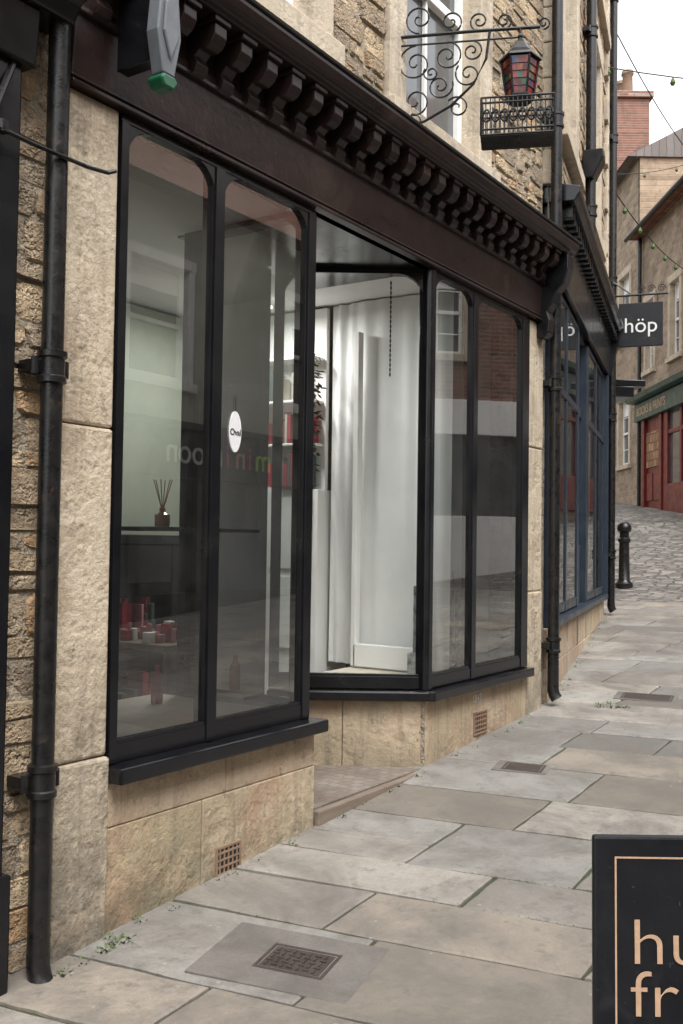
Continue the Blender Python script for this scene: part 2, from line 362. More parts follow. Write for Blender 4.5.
# ================================================================== MAIN SHOP
XF=-2.85
shop=group('stone_shop_building',(XF,0,0))
I=Matrix()
def blocks(P,u0,u1,z0f,z1,hs,T=None,x0=-.22,x1=0,lmin=.45,lmax=.8,gap=.003):
    if T: P.T=T
    z=z1; k=0
    while z>z0f+.01:
        h=hs[min(k,len(hs)-1)]; zb=max(z-h,z0f)
        u=u0
        while u<u1-.02:
            l=random.uniform(lmin,lmax)
            if u1-(u+l)<.22: l=u1-u
            b=random.uniform(.86,1.10); pr=random.uniform(-.003,.003)
            P.box(x0,x1+pr,u+gap/2,u+l-gap/2,zb+gap/2,z-gap/2,(b,b*random.uniform(.94,1.0),b*random.uniform(.85,.98)))
            u+=l
        z=zb; k+=1
rs=Part('stall_riser',LIMEB,shop,bevel=.005)
blocks(rs,2.71,4.08,-.1,.755,[.17,.6],x1=.02,lmin=.5,lmax=1.1)
blocks(rs,5.27,6.75,.1,.755,[.40,.4],x1=.0)
TR=Matrix.Translation((-.79,4.75,0))@Matrix.Rotation(R(-56.6),4,'Z')
blocks(rs,0,.945,.1,.752,[.46,.4],T=TR,lmin=.3,lmax=.6)
rs.done()
mb=Part('riser_mortar',MORT,shop); mb.box(-.2,.012,2.72,4.07,-.1,.75); mb.box(-.2,-.006,5.25,6.74,.1,.75); mb.done()
sl=Part('black_sill',BLACK,shop,bevel=.010)
sl.box(-.1,.10,2.70,4.09,.757,.818)
sl.prism([(-.1,5.22),(.0,5.21),(.075,5.235),(.075,6.74),(-.1,6.74)],.757,.818,axis='z')
sl.done()
sl2=Part('return_sill',BLACK,shop,bevel=.01,T=TR); sl2.box(-.08,.07,0,.96,.759,.815); sl2.done()
ZG0,ZG1=.895,3.305
shopwin(shop,I,[2.735,3.305,4.005],ZG0,ZG1,BLACK,GLASS,posts=[.04,.06,.06])
shopwin(shop,I,[5.275,5.86,6.68],ZG0,ZG1,BLACK,GLASS,posts=[.05,.06,.11])
shopwin(shop,TR,[.03,.92],ZG0,ZG1,BLACK,GLASSR,pre='return_',rad=.16,posts=[.05,.04])
Part('rail',BLACK,shop).box(-.06,.010,2.70,4.04,.818,.826).done()
Part('corner_post',BLACK,shop,bevel=.008).prism([(-.07,5.245),(.0,5.22),(.028,5.235),(.028,5.285),(-.07,5.285)],.818,3.335,axis='z').done()
TL=Matrix.Translation((0,4.035,0))@Matrix.Rotation(R(90),4,'Z')
shopwin(shop,TL,[.04,.78],ZG0,ZG1,BLACK,GLASSR,pre='lobby_')
lb=Part('lobby_riser',LIMEB,shop,bevel=.005); lb.box(-.80,-.22,4.0,4.07,.1,.82); lb.done()
dr=Part('shop_door',BLACK,shop,bevel=.006)
dr.box(-.86,-.81,4.08,4.16,.38,3.33); dr.box(-.86,-.81,4.66,4.75,.38,3.33); dr.box(-.86,-.81,4.16,4.66,.38,.95); dr.box(-.86,-.81,4.16,4.66,2.5,2.62)
dr.box(-.86,-.81,4.16,4.66,3.2,3.33); dr.done()
Part('door_glass',GLASSR,shop).box(-.84,-.835,4.16,4.66,.95,3.2).done()
lf=Part('lobby_floor',M('lobby_tiles',(.27,.235,.20),(.18,.15,.13),scale=5,rough=.7,bump=.5,pattern=brickpat(.07,.07,(.11,.095,.08),.8,'XY',.004),stain=(.12,.09,.07),stain_rng=(.46,.66)),shop)
lf.prism([(.0,4.09),(-.82,4.09),(-.82,4.76),(-.0,5.24)],.0,.366,axis='z'); lf.done()
th=Part('threshold_strip',OLDW,shop,bevel=.006); th.box(.002,.045,4.09,5.26,.0,.358); th.done()
Part('lobby_soffit',BLACK,shop).prism([(-.0,4.02),(-.9,4.02),(-.9,5.3),(-.0,5.3)],3.337,3.36,axis='z').done()
fa=Part('fascia_board',FASC,shop,bevel=.005)
Y0,Y1=2.44,6.98
fa.prism([(-.08,3.340),(.035,3.340),(.06,3.66),(-.08,3.66)],Y0,Y1)
fa.box(-.05,.052,Y0-.005,Y1+.005,3.337,3.356); fa.box(-.05,.046,Y0-.005,Y1+.005,3.366,3.378)
fa.box(-.05,.075,Y0-.005,Y1+.005,3.60,3.622); fa.done()
cb=Part('cornice_corbels',FASC,shop,bevel=.004)
y=2.50
prof=[(.04,3.615),(.07,3.60),(.095,3.615),(.105,3.645),(.09,3.675),(.115,3.70),(.15,3.695),(.18,3.71),(.20,3.74),(.20,3.79),(.04,3.79)]
while y<6.92:
    j1=random.uniform(-.005,.005)
    cb.prism([(a+j1,b+random.uniform(-.004,.004)) for a,b in prof],y,y+.075); cb.box(.04,.215,y-.012,y+.087,3.79,3.812); y+=.178+random.uniform(-.004,.004)
cb.done()
co=Part('cornice',FASC,shop,bevel=.006)
co.prism([(-.05,3.814),(.225,3.814),(.235,3.835),(.265,3.845),(.28,3.88),(.28,3.90),(-.05,3.97)],Y0,7.03)
co.done()
Part('frieze',FASC,shop).box(-.05,.045,Y0,Y1,3.662,3.812).done()
ed=Part('end_console',BLACK,shop,bevel=.008)
for yy in (6.93,):
    ed.prism([(.0,3.22),(.06,3.20),(.10,3.25),(.11,3.34),(.09,3.40),(.13,3.46),(.16,3.54),(.22,3.60),(.25,3.70),(.25,3.81),(.0,3.81)],yy-.05,yy+.06)
ed.done()
gt=Part('lead_flashing',M('lead',(.09,.09,.095),(.14,.14,.14),rough=.5,bump=.3),shop)
gt.prism([(-.02,3.975),(.29,3.906),(.297,3.913),(-.02,4.0)],Y0,7.04); gt.done()
pl=Part('limestone_pilaster',LIME,shop,bevel=.012)
pl.box(-.3,.035,2.44,2.705,-.1,.86); pl.box(-.3,.02,2.45,2.70,.864,2.10); pl.box(-.3,.018,2.45,2.70,2.104,3.335); pl.box(-.3,.02,2.45,2.6,3.339,4.2)
pl.box(-.3,.012,6.75,7.02,.3,1.35); pl.box(-.3,.006,6.75,7.02,1.353,2.4); pl.box(-.3,.01,6.75,7.02,2.403,3.33); pl.done()
rb=Part('rubble_stones',RUB,shop)
rubble(rb,1.9,2.45,-.1,4.2,x=-.03,hmin=.06,hmax=.16,lmin=.10,lmax=.30)
UP=3.97
H=[(2.95,4.24,4.0,6.4),(4.78,6.14,4.05,6.4)]
rubble(rb,1.0,7.12,UP,8.2,holes=H,x=-.06,hmin=.06,hmax=.15,lmin=.09,lmax=.34)
rb.done()
mo=Part('mortar_wall',MORT,shop); wallquads(mo,1.0,7.14,-.2,4.0,[(2.71,6.74,-.3,3.98)],x=-.027); wallquads(mo,1.0,7.14,4.0,8.3,H,x=-.057); mo.done()
sash(shop,3.10,4.04,4.25,6.1,sur=.17,x=-.05,bars=(1,0)); sash(shop,4.97,5.95,4.2,6.1,sur=.19,x=-.05,bars=(1,0))
bd=Part('building_body',MORT,shop); bd.box(-9,-.32,1.0,7.13,4.02,8.2); bd.box(-9,-.3,1.0,2.6,-1,4.0)
bd.box(-9,-.31,7.03,7.13,-1,4.02); bd.box(-9,-4.6,2.6,7.0,-1,4.0); bd.done()
rf=Part('slate_roof',SLATE,shop); rf.prism([(.25,8.2),(-4.5,11),(-9.2,8.2)],.9,7.2); rf.done()
ab=Part('air_brick',TERR,shop,bevel=.0015); av=Part('air_brick_void',BOARD,shop)
for (ya,za,d,w,h) in ((3.34,.21,.030,.17,.15),(5.90,.45,.008,.20,.15)):
    ab.box(d-.03,d,ya,ya+w,za,za+.012); ab.box(d-.03,d,ya,ya+w,za+h-.012,za+h)
    ab.box(d-.03,d,ya,ya+.012,za+.012,za+h-.012); ab.box(d-.03,d,ya+w-.012,ya+w,za+.012,za+h-.012)
    for i in range(1,6): yy=ya+w*i/6; ab.box(d-.03,d-.002,yy-.005,yy+.005,za+.012,za+h-.012)
    for i in range(1,5): q=za+h*i/5; ab.box(d-.03,d-.001,ya+.012,ya+w-.012,q-.005,q+.005)
    av.box(d-.03,d-.0045,ya+.01,ya+w-.01,za+.01,za+h-.01)
ab.done(); av.done()
text('painted_number','1847',LETW,shop,(.002,5.88,.665),.07,'LEFT',.0008)

# --- interior
it=Part('interior_walls',CREAM,shop)
it.box(-4.55,-.08,2.60,2.70,.4,3.36); it.box(-4.6,-4.5,2.7,7.0,.4,3.36); it.box(-4.55,-.08,6.95,7.02,.4,3.33)
it.done()
Part('interior_ceiling',CREAM,shop).prism([(-.08,2.7),(-.08,4.0),(-.9,4.0),(-.9,4.8),(-.1,5.3),(-.08,6.95),(-4.5,6.95),(-4.5,2.7)],3.34,3.38,axis='z').done()
Part('interior_floor',WOOD,shop).box(-4.5,-.9,2.7,6.95,.36,.40).done()
Part('window_bed',TAN,shop,bevel=.01).box(-.95,-.07,2.71,3.99,.40,.86).done()
Part('window_bed',TAN,shop,bevel=.01).prism([(-.07,5.32),(-.76,4.86),(-.8,5.9),(-.8,6.94),(-.07,6.94)],.40,.86,axis='z').done()
wl=Part('sage_partition',SAGE,shop); wl.box(-4.45,-1.92,5.9,5.96,.4,3.32); wl.done()
wp=Part('white_cupboard',CREAM,shop,bevel=.006)
wp.box(-1.9,-1.05,5.62,6.0,.4,2.05)
for k in range(2):
    a=-1.87+k*.41; wp.box(a,a+.37,5.60,5.62,.95,1.45); wp.box(a,a+.37,5.60,5.62,1.5,2.0)
wp.box(-1.9,-1.05,5.70,5.74,2.05,3.32)
for q in (2.35,2.65,2.95): wp.box(-1.88,-1.07,5.55,5.70,q,q+.02)
wp.box(-1.92,-1.9,5.5,5.74,2.05,3.3); wp.done()
cu=Part('curtain',CLOTH,shop,smooth=True); n=120; vs=[];fs=[]
for i in range(n+1):
    t=i/n; xx=-1.02+t*.94
    amp=.004+.012*max(0,math.sin(t*9+1))
    yy=5.72+amp*math.sin(t*48+3*math.sin(t*5))+.012*math.sin(t*11+1)
    for j,zc in enumerate((.87,1.7,2.5,3.33)): vs.append((xx,yy+.006*math.sin(t*30+j),zc))
for i in range(n):
    for j in range(3): a=i*4+j; fs.append((a,a+4,a+5,a+1))
cu.add(vs,fs); cu.done()
wc=Part('white_panel',CREAM,shop,bevel=.006); wc.box(-.74,-.28,5.60,5.64,.87,1.02); wc.box(-.76,-.72,5.60,5.66,.87,3.1); wc.done()
bk=Part('books',REDOBJ,shop,bevel=.002); bk2=Part('books_pale',TAN,shop,bevel=.002); bk3=Part('books_dark',TEALOBJ,shop,bevel=.002)
for q in (2.07,2.37,2.67):
    xx=-1.86
    while xx<-1.12:
        w=random.uniform(.02,.05); random.choice((bk,bk2,bk2,bk3)).box(xx,xx+w*.9,5.56,5.68,q+.001,q+random.uniform(.15,.24)); xx+=w+ (random.random()<.2)*.1
bk.done(); bk2.done(); bk3.done()
hp=Part('hanging_plant',BROWNL,shop)
for k in range(260):
    zc=random.uniform(2.05,2.95); a=random.uniform(0,6.28); r=random.uniform(0,.07)
    c=Vector((-1.0+r*math.cos(a),5.44+r*math.sin(a),zc)); d=Vector((random.uniform(-1,1),random.uniform(-1,1),random.uniform(-1,.3))).normalized()*.06
    s=d.cross(Vector((0,.3,1))).normalized()*.018
    hp.add([tuple(c),tuple(c+d*.5+s),tuple(c+d),tuple(c+d*.5-s)],[(0,1,2,3)])
hp.done()
ch=Part('hanging_chain',IRON,shop,smooth=True)
for k in range(20): ch.lathe((-.30,5.30,3.3-k*.03),[(.002,-.014),(.006,-.007),(.006,.007),(.002,.014)],6)
ch.done()
Part('strip_light',TUBEL,shop).box(-1.33,-1.30,4.95,5.4,3.28,3.30).done()
for (a,b,e_,sy) in ((-1.32,5.0,30,.7),):
    ld=bpy.data.lights.new('strip_light_lamp','AREA'); ld.shape='RECTANGLE'; ld.size=.12; ld.size_y=sy; ld.energy=e_; ld.color=(1,.99,.97)
    lo=bpy.data.objects.new('strip_light_lamp',ld); scene.collection.objects.link(lo); lo.parent=shop; lo.location=(a,b,3.262)
fp=Part('fireplace',BLACK,shop,bevel=.01)
fp.box(-2.1,-1.9,4.30,4.46,.4,1.66); fp.box(-2.1,-1.9,5.10,5.26,.4,1.66); fp.box(-2.1,-1.9,4.46,5.10,1.40,1.66); fp.box(-2.15,-1.80,4.22,5.34,1.66,1.72); fp.box(-2.16,-2.11,4.25,5.3,.4,1.6)
fp.box(-2.10,-1.75,4.46,5.10,.4,.5); fp.box(-2.10,-1.9,4.46,5.10,.95,.97); fp.done()
Part('chimney_breast',SAGE,shop).box(-4.5,-2.17,4.1,5.5,.4,3.32).done()
gd=Part('gift_goods',PINKOBJ,shop,bevel=.004); gd2=Part('gift_goods_pale',CREAM,shop,bevel=.004); gd3=Part('gift_goods_red',REDOBJ,shop,bevel=.004); gd4=Part('gift_goods_dark',TEALOBJ,shop,bevel=.004)
for k in range(60):
    P=random.choice((gd3,gd,gd3,gd4,gd4)); b=random.uniform(4.47,5.04); w=random.uniform(.02,.05); z=random.choice((.501,.971)); P.box(-2.05,-1.95+random.uniform(-.03,.05),b,b+w,z,z+random.uniform(.05,.34))
tb=Part('display_table',OLDW,shop,bevel=.008); tb.box(-1.70,-1.15,4.25,4.85,1.04,1.08)
for a,b in ((-1.68,4.28),(-1.2,4.28),(-1.68,4.79),(-1.2,4.79)): tb.box(a,a+.04,b,b+.04,.4,1.04)
tb.done()
for k in range(46):
    P=random.choice((gd,gd2,gd,gd3,gd4)); a=random.uniform(-1.67,-1.22); b=random.uniform(4.27,4.78); w=random.uniform(.02,.06); P.box(a,a+w,b,b+w,1.081,1.081+random.uniform(.02,.11))
gd.done(); gd2.done(); gd3.done(); gd4.done()
rbt=Part('red_bottle',REDOBJ,shop,smooth=True); rbt.lathe((-.70,3.72,.862),[(.028,0),(.03,.01),(.03,.13),(.012,.16),(.012,.19)],14); rbt.done()
df=Part('reed_diffuser',AMBER,shop,smooth=True); df.lathe((-.82,3.86,1.752),[(.035,0),(.04,.01),(.04,.065),(.016,.08),(.016,.10)],14)
for k in range(6): a=k*1.05; df.tube([(-.82,3.86,1.83),(-.82+.05*math.cos(a),3.86+.05*math.sin(a),2.0)],.0025,5)
df.done()
Part('glass_shelf',BLACK,shop,bevel=.003).box(-1.12,-.62,3.62,3.98,1.732,1.75).done()
ov=Part('oval_sign',LETW,shop); pts=[(3.455+.042*math.cos(k/28*6.283),2.17+.092*math.sin(k/28*6.283)) for k in range(28)]; ov.prism(pts,-.006,-.002,axis='x'); ov.done()
text('oval_sign_text','Oval',BOARD,shop,(-.0005,3.455,2.155),.04,'CENTER',.001)
Part('sign_string',CABLE,shop).tube([(-.002,3.455,2.262),(-.002,3.455,2.33)],.002,5).done()
# small printed cards standing in the corner window
pr=Part('printed_cards',PRINT,shop,bevel=.002)
for (a,b,w_,h_) in ((-.24,5.52,.10,.42),(-.26,5.66,.09,.34),(-.30,6.05,.14,.50),(-.34,6.30,.12,.38)):
    pr.box(a,a+.006,b,b+w_,1.0,1.0+h_); pr.box(a-.05,a+.03,b+.02,b+w_-.02,.861,.995)
pr.done()

# --- downpipes
p1=pipe('drainpipe',None,XF+.07,2.355,.19,4.3,.039,collars=(2.28,.84,)); p2=pipe('drainpipe',None,XF+.07,7.10,.60,8.3,.042,collars=(.95,2.9,4.9,6.6))
# --- alarm box
al=group('alarm_box',(XF+.27,2.64,3.485))
A=Part('casing',GREY,al,bevel=.008); A.prism([(-.062,.04),(-.045,.20),(0,.25),(.045,.20),(.062,.04),(.03,-.11),(-.03,-.11)],0,.06,axis='x'); A.prism([(-.04,.04),(-.032,.15),(0,.19),(.032,.15),(.04,.04),(.0,-.06)],.06,.072,axis='x'); A.done()
A=Part('green_base',GREEN,al,bevel=.008); A.prism([(-.03,-.111),(.03,-.111),(.045,-.13),(.026,-.16),(-.026,-.16),(-.045,-.13)],-.01,.065,axis='x'); A.done()
Part('mount',BLACK,al,bevel=.004).box(-.18,-.002,-.03,.03,-.05,.2).done()

# ================================================================== neighbour on the left
nb=group('black_shopfront',(XF,0,0))
P=Part('post',BLACK,nb,bevel=.008); P.box(-.1,.05,1.75,2.215,.5,3.6); P.box(-.1,.07,1.7,2.235,.0,.55); P.box(-.1,.03,-2,1.75,0,.9); P.done()
P=Part('cornice',BLACK,nb,bevel=.01)
P.prism([(-.03,3.50),(.12,3.50),(.16,3.56),(.26,3.59),(.31,3.64),(.33,3.69),(.33,3.73),(-.03,3.80)],-3,2.38)
P.prism([(-.03,3.3),(.08,3.3),(.10,3.50),(-.03,3.50)],-3,2.25); P.done()
P=Part('shop_glass',DGLASS,nb); P.box(-.08,-.07,-2,1.75,.9,3.2); P.done()
wq=Part('wall',MORT,nb); wq.box(-5,-.1,-3,1.0,-1,7.5); wq.done()
P=Part('bar_bracket',IRON,nb); P.tube([(.10,1.6,3.06),(.11,2.2,3.02),(.12,2.45,3.015),(.14,2.53,3.015),(.15,2.56,3.03)],.008,8); P.tube([(.02,2.25,3.45),(.10,2.05,3.04)],.012,8)
P.lathe((.10,2.1,3.04),[(.02,-.02),(.02,.02)],10); P.done()

# ================================================================== wrought iron bracket with lantern
br=group('wrought_iron_lantern_bracket',(-2.88,4.90,0),R(23))
W=Part('scrollwork',IRON,br)
ZA=4.60
W.tube([(0,0,ZA-.55),(0,0,ZA+.25)],.010,8); W.tube([(0,0,ZA),(.4,0,ZA+.005),(.80,0,ZA+.0)],.010,8); W.tube([(0,0,ZA-.05),(.72,0,ZA-.05)],.006,8)
def spiral(cx,cz,r0,turns,start,sgn=1,n=34):
    out=[]
    for i in range(n+1):
        t=i/n; a=start+sgn*turns*2*math.pi*t; r=r0*(1-t)**.8+.006
        out.append((cx+r*math.cos(a),0,cz+r*math.sin(a)))
    return out
for (cx,cz,r,tu,st,sg) in ((.10,ZA-.16,.10,1.6,1.57,1),(.28,ZA-.13,.08,1.6,1.57,-1),(.10,ZA-.38,.085,1.5,3.1,1),(.24,ZA-.30,.07,1.6,.3,-1),(.40,ZA-.24,.07,1.5,2.4,1),(.42,ZA-.11,.055,1.5,1.57,-1),(.34,ZA-.43,.06,1.4,2.5,-1),(.09,ZA-.50,.045,1.4,2.5,-1),(.19,ZA-.22,.04,1.4,2.5,1),
        (.12,ZA+.10,.08,1.5,-1.57,-1),(.30,ZA+.07,.06,1.5,-1.57,1),(.46,ZA+.06,.05,1.5,-1.57,-1),(.60,ZA+.05,.04,1.5,-1.57,1),(.82,ZA+.02,.03,1.3,-1.57,1)):
    W.tube(spiral(cx,cz,r,tu,st,sg),.0055,6)
W.tube([(0,0,ZA-.52),(.15,0,ZA-.5),(.3,0,ZA-.42),(.43,0,ZA-.3),(.5,0,ZA-.16),(.52,0,ZA)],.008,8)
W.done()
LX=.69
L=Part('lantern_frame',IRON,br,bevel=.002)
L.tube([(LX,0,ZA),(LX,0,ZA-.04)],.008,8)
L.lathe((LX,0,ZA-.03),[(.008,.0),(.018,-.015),(.012,-.03),(.04,-.06),(.075,-.11),(.118,-.145),(.122,-.16),(.10,-.16)],6)
for k in range(6):
    a=k*math.pi/3; L.tube([(LX+.105*math.cos(a),.105*math.sin(a),ZA-.19),(LX+.075*math.cos(a),.075*math.sin(a),ZA-.40)],.007,6)
    a2=a+math.pi/3
    for v_ in (.2,.4,.6,.8):
        r_=.103-.028*v_; z_=.195+.2*v_; L.tube([(LX+r_*math.cos(a),r_*math.sin(a),ZA-z_),(LX+r_*math.cos(a2),r_*math.sin(a2),ZA-z_)],.003,5)
L.lathe((LX,0,ZA-.42),[(.08,0),(.085,.02),(.07,.03)],6); L.done()
GP=[Part('lantern_glass',mt,br) for mt in SG]
for k in range(6):
    a0=k*math.pi/3; a1=a0+math.pi/3
    def pt(u,v):
        r_=.1-.028*v; p0=Vector((LX+r_*math.cos(a0),r_*math.sin(a0),ZA-.195-.2*v)); p1=Vector((LX+r_*math.cos(a1),r_*math.sin(a1),ZA-.195-.2*v)); return tuple(p0.lerp(p1,u))
    for i in range(3):
        for j in range(5):
            random.choice(GP+[GP[0],GP[4]]).add([pt(i/3,j/5),pt((i+1)/3,j/5),pt((i+1)/3,(j+1)/5),pt(i/3,(j+1)/5)],[(0,1,2,3)])
for G in GP: G.done()
B=Part('openwork_box',IRON,br)
x0,x1,y0,y1,z0,z1=.48,.88,-.1,.1,ZA-.64,ZA-.43
for a in (x0,x1):
    for b in (y0,y1): B.tube([(a,b,z0),(a,b,z1)],.008,6)
for z in (z0,z1,z0+.03,z1-.03):
    B.tube([(x0,y0,z),(x1,y0,z)],.006,6); B.tube([(x0,y1,z),(x1,y1,z)],.006,6); B.tube([(x0,y0,z),(x0,y1,z)],.006,6); B.tube([(x1,y0,z),(x1,y1,z)],.006,6)
for k in range(17):
    xx=x0+(x1-x0)*k/16
    for b in (y0,y1): B.tube([(xx,b,z0),(xx,b,z1)],.0035,5)
for k in range(1,8):
    yy=y0+(y1-y0)*k/8
    for a in (x0,x1): B.tube([(a,yy,z0),(a,yy,z1)],.0035,5)
for k in range(8):
    cx=x0+.03+k*.049
    sp=[(cx+.02*math.cos(q/10*6.28),y0-.004,(z0+z1)/2+.035*math.sin(q/10*6.28)) for q in range(11)]; B.tube(sp,.006,5)
B.box(x0,x1,y0,y1,z0-.008,z0); B.done()

# ================================================================== BLUE SHOP BUILDING
bl=group('blue_shop_building',(XF,7.15,0),R(14))
HB=[(.55,1.85,5.0,7.5),(3.0,4.3,5.0,7.5),(.55,1.85,8.2,10.3),(3.0,4.3,8.2,10.3)]
rb=Part('rubble_stones',RUB,bl); rubble(rb,.0,5.2,4.45,11.5,holes=HB,x=-.02,lmin=.12,lmax=.4,hmin=.08,hmax=.18); rb.done()
mo=Part('mortar_wall',MORT,bl); wallquads(mo,.0,5.2,4.2,11.6,HB,x=-.018); mo.done()
for (a,b,c,d) in HB: sash(bl,a+.2,b-.2,c+.15,d-.25,sur=.2,x=-.02)
q=Part('quoins',LIMEC,bl,bevel=.012)
z=4.45;k=0
while z<11.5:
    q.box(-.3,.035,5.2-(.35 if k%2 else .22),5.235,z,z+.27); q.box(-.3,.03,0.0,.12 if k%2 else .22,z,z+.27); z+=.276;k+=1
q.box(-.2,.06,.22,4.98,7.85,8.0); q.done()
bd=Part('body',FSTONE,bl); bd.box(-9,-.3,.02,5.2,4.3,11.5); bd.box(-9,-3,.02,5.2,-1,4.3); bd.box(-3,-.03,5.0,5.2,-1,4.3); bd.box(-3,-.3,.0,.1,-1,4.3); bd.done()
Part('slate_roof',SLATE,bl).prism([(.25,11.5),(-4.5,14.5),(-9,11.5)],-.05,5.3).done()
rs=Part('stall_riser',LIMEB,bl,bevel=.006); blocks(rs,.02,4.98,.2,1.06,[.3,.35],x1=0,lmin=.4,lmax=.9); rs.done()
Part('blue_sill',BLUE,bl,bevel=.01).box(-.1,.06,.25,4.98,1.062,1.12).done()
shopwin(bl,I,[.30,1.15,2.03],1.20,3.75,BLUE,GLASS2,post=.06,rad=0,depth=.06,front=.004); shopwin(bl,I,[2.97,3.9,4.9],1.20,3.75,BLUE,GLASS2,post=.06,rad=0,depth=.06,front=.004,pre='far_')
P=Part('blue_door',BLUE,bl,bevel=.006); P.box(-.1,.0,2.065,2.15,.6,3.75); P.box(-.1,0,2.85,2.935,.6,3.75); P.box(-.1,-.05,2.15,2.85,.7,1.7); P.box(-.1,-.05,2.15,2.85,3.0,3.1)
P.box(-.05,.008,.33,2.0,2.95,3.01); P.box(-.05,.008,3.0,4.87,2.95,3.01); P.box(-.12,.05,.1,.24,1.06,3.8); P.box(-.12,.05,4.96,5.08,1.06,3.8); P.done()
Part('door_glass',GLASS2,bl).box(-.08,-.07,2.15,2.85,1.7,3.75).done()
P=Part('fascia',BLACK,bl,bevel=.006); P.prism([(-.1,3.81),(.05,3.81),(.08,4.2),(-.1,4.2)],.1,5.1); P.prism([(-.1,4.32),(.18,4.32),(.20,4.36),(.22,4.38),(.22,4.43),(-.1,4.5)],.05,5.15)
y=.15
while y<5.05: P.box(.05,.15,y,y+.07,4.22,4.318); y+=.16
P.box(-.1,.075,.1,5.1,4.2,4.315)
for yy in (4.98,): P.prism([(0,3.8),(.06,3.8),(.10,3.95),(.17,4.22),(.17,4.315),(0,4.315)],yy,yy+.12)
P.done()
it=Part('interior',CREAM,bl); it.box(-2.9,-2.8,.1,5,.8,3.8); it.box(-2.8,-.1,.1,.18,.8,3.8); it.box(-2.8,-.1,4.9,4.98,.8,3.8); it.box(-2.8,-.1,.18,4.9,3.77,3.8); it.done()
Part('window_blinds',CREAM,bl).box(-.35,-.33,3.3,4.8,.9,3.7).done()
Part('shop_floor',WOOD,bl).box(-2.8,-.1,.18,4.9,.8,.86).done()
P=Part('shop_goods',PINKOBJ,bl,bevel=.01); P2=Part('shop_goods_pale',CREAM,bl,bevel=.01); P3=Part('shop_goods_dark',TEALOBJ,bl,bevel=.01)
for k in range(24): a=random.uniform(-.9,-.4); b=random.uniform(.3,4.6); random.choice((P,P2,P3,P2)).box(a,a+.12,b,b+.16,.86,.86+random.uniform(.4,1.7))
P.done(); P2.done(); P3.done()
pipe('drainpipe_blue',bl,.07,2.4,4.45,11.4,.05,collars=(5,6.8,8.6,10.4),shoe=False)
pipe('drainpipe_end',bl,.08,5.14,.95,11.4,.045,collars=(1.6,3.3,5,6.8,8.6))
P=Part('hopper_head',BLACK,bl,bevel=.01); P.prism([(0,5.3),(.1,5.3),(.2,5.5),(.2,5.58),(0,5.58)],2.28,2.52); P.done()
hs=group('hanging_sign',(XF-.242*5.1+.0,7.15+.970*5.1,0),R(14))
P=Part('panel',BOARD,hs,bevel=.006); P.box(.16,.68,-.02,.02,4.16,4.70); P.done()
P=Part('bracket',IRON,hs); P.tube([(0,0,4.80),(.74,0,4.80)],.013,8); P.tube([(0,0,5.05),(.3,0,4.82)],.009,8); P.tube([(.22,0,4.80),(.22,0,4.69)],.006,6); P.tube([(.62,0,4.80),(.62,0,4.69)],.006,6)
for cx in (.42,.54,.66): P.tube([(cx+.05*(1-t/20)*math.cos(t*.6),0,4.87+.05*(1-t/20)*math.sin(t*.6)) for t in range(19)],.006,5)
P.done()
text('sign_lettering','höp',LETW,hs,(.42,-.024,4.335),.26,'CENTER',.002,rot=(R(90),0,0))
nx=group('corner_shop_building',(XF-.242*5.25,7.15+.970*5.25,0),R(38))
P=Part('walls',FSTONE,nx); P.box(-8,0,.05,9,0,10); P.done(); Part('roof',SLATE,nx).prism([(.3,10),(-4,12.6),(-8.3,10)],0,9.2).done()
P=Part('cornice',BLACK,nx,bevel=.01); P.box(0,.55,.1,4,3.74,3.82); P.box(0,.4,.1,4,3.60,3.735); P.done()

# ================================================================== FAR RIGHT-HAND ROW
fr=group('stone_townhouse',(-13.18,34.4,0),R(-146.8))
WH=[(9.95,10.75,6.2,8.2),(11.9,12.75,6.2,8.2),(13.8,14.6,6.2,8.2)]
w=Part('walls',FSTONE,fr); wallquads(w,9.6,17,1,10.0,WH,x=0); w.box(-8,-.3,9.6,17,1,10); w.done()
for a,b,c,d in WH: sash(fr,a+.08,b-.08,c+.1,d-.1,sur=.15,x=0)
P=Part('tile_roof',TILE,fr); P.prism([(.35,9.95),(-3.8,13.0),(-8,9.9)],9.4,17.2); P.done()
P=Part('gutter',IRON,fr); P.tube([(.38,9.4,9.95),(.38,17,9.95)],.06,8); P.tube([(.1,9.75,2.5),(.1,9.75,9.9)],.05,8); P.done()
P=Part('shop_fascia_green',GRPAINT,fr,bevel=.01); P.box(0,.22,9.7,16.5,5.0,5.45); P.prism([(0,5.45),(.4,5.5),(.45,5.62),(0,5.68)],9.6,16.6); P.done()
text('fascia_lettering','BOOKS & PRINTS',COPPER,fr,(.223,9.95,5.13),.30,'LEFT',.003)
P=Part('shopfront_red',RED,fr,bevel=.01)
P.box(0,.1,11.75,12.05,2.5,5.0); P.box(0,.1,12.05,16.5,2.5,3.25)
for yy in (12.9,13.8,14.8,15.8): P.box(0,.09,yy,yy+.12,3.25,5.0)
P.box(0,.08,12.05,16.5,4.45,4.55); P.done()
Part('shopfront_glass',DGLASS,fr).box(.0,.03,12.05,16.5,3.25,5.0).done()
P=Part('red_door',RED,fr,bevel=.008); P.box(0,.14,10.1,10.3,2.4,5.0); P.box(0,.14,11.5,11.7,2.4,5.0); P.box(0,.05,10.3,11.5,2.4,5.0); P.box(.05,.09,10.38,10.85,2.9,3.6); P.box(.05,.09,10.95,11.42,2.9,3.6);P.done()
P=Part('tiled_panel',M('pattern_tiles',(.40,.10,.05),(.50,.40,.20),scale=9,rough=.4,bump=.2,pattern=brickpat(.22,.22,(.07,.03,.02),.35,ms=.02)),fr); P.box(.05,.085,10.35,11.45,3.75,4.65); P.done()

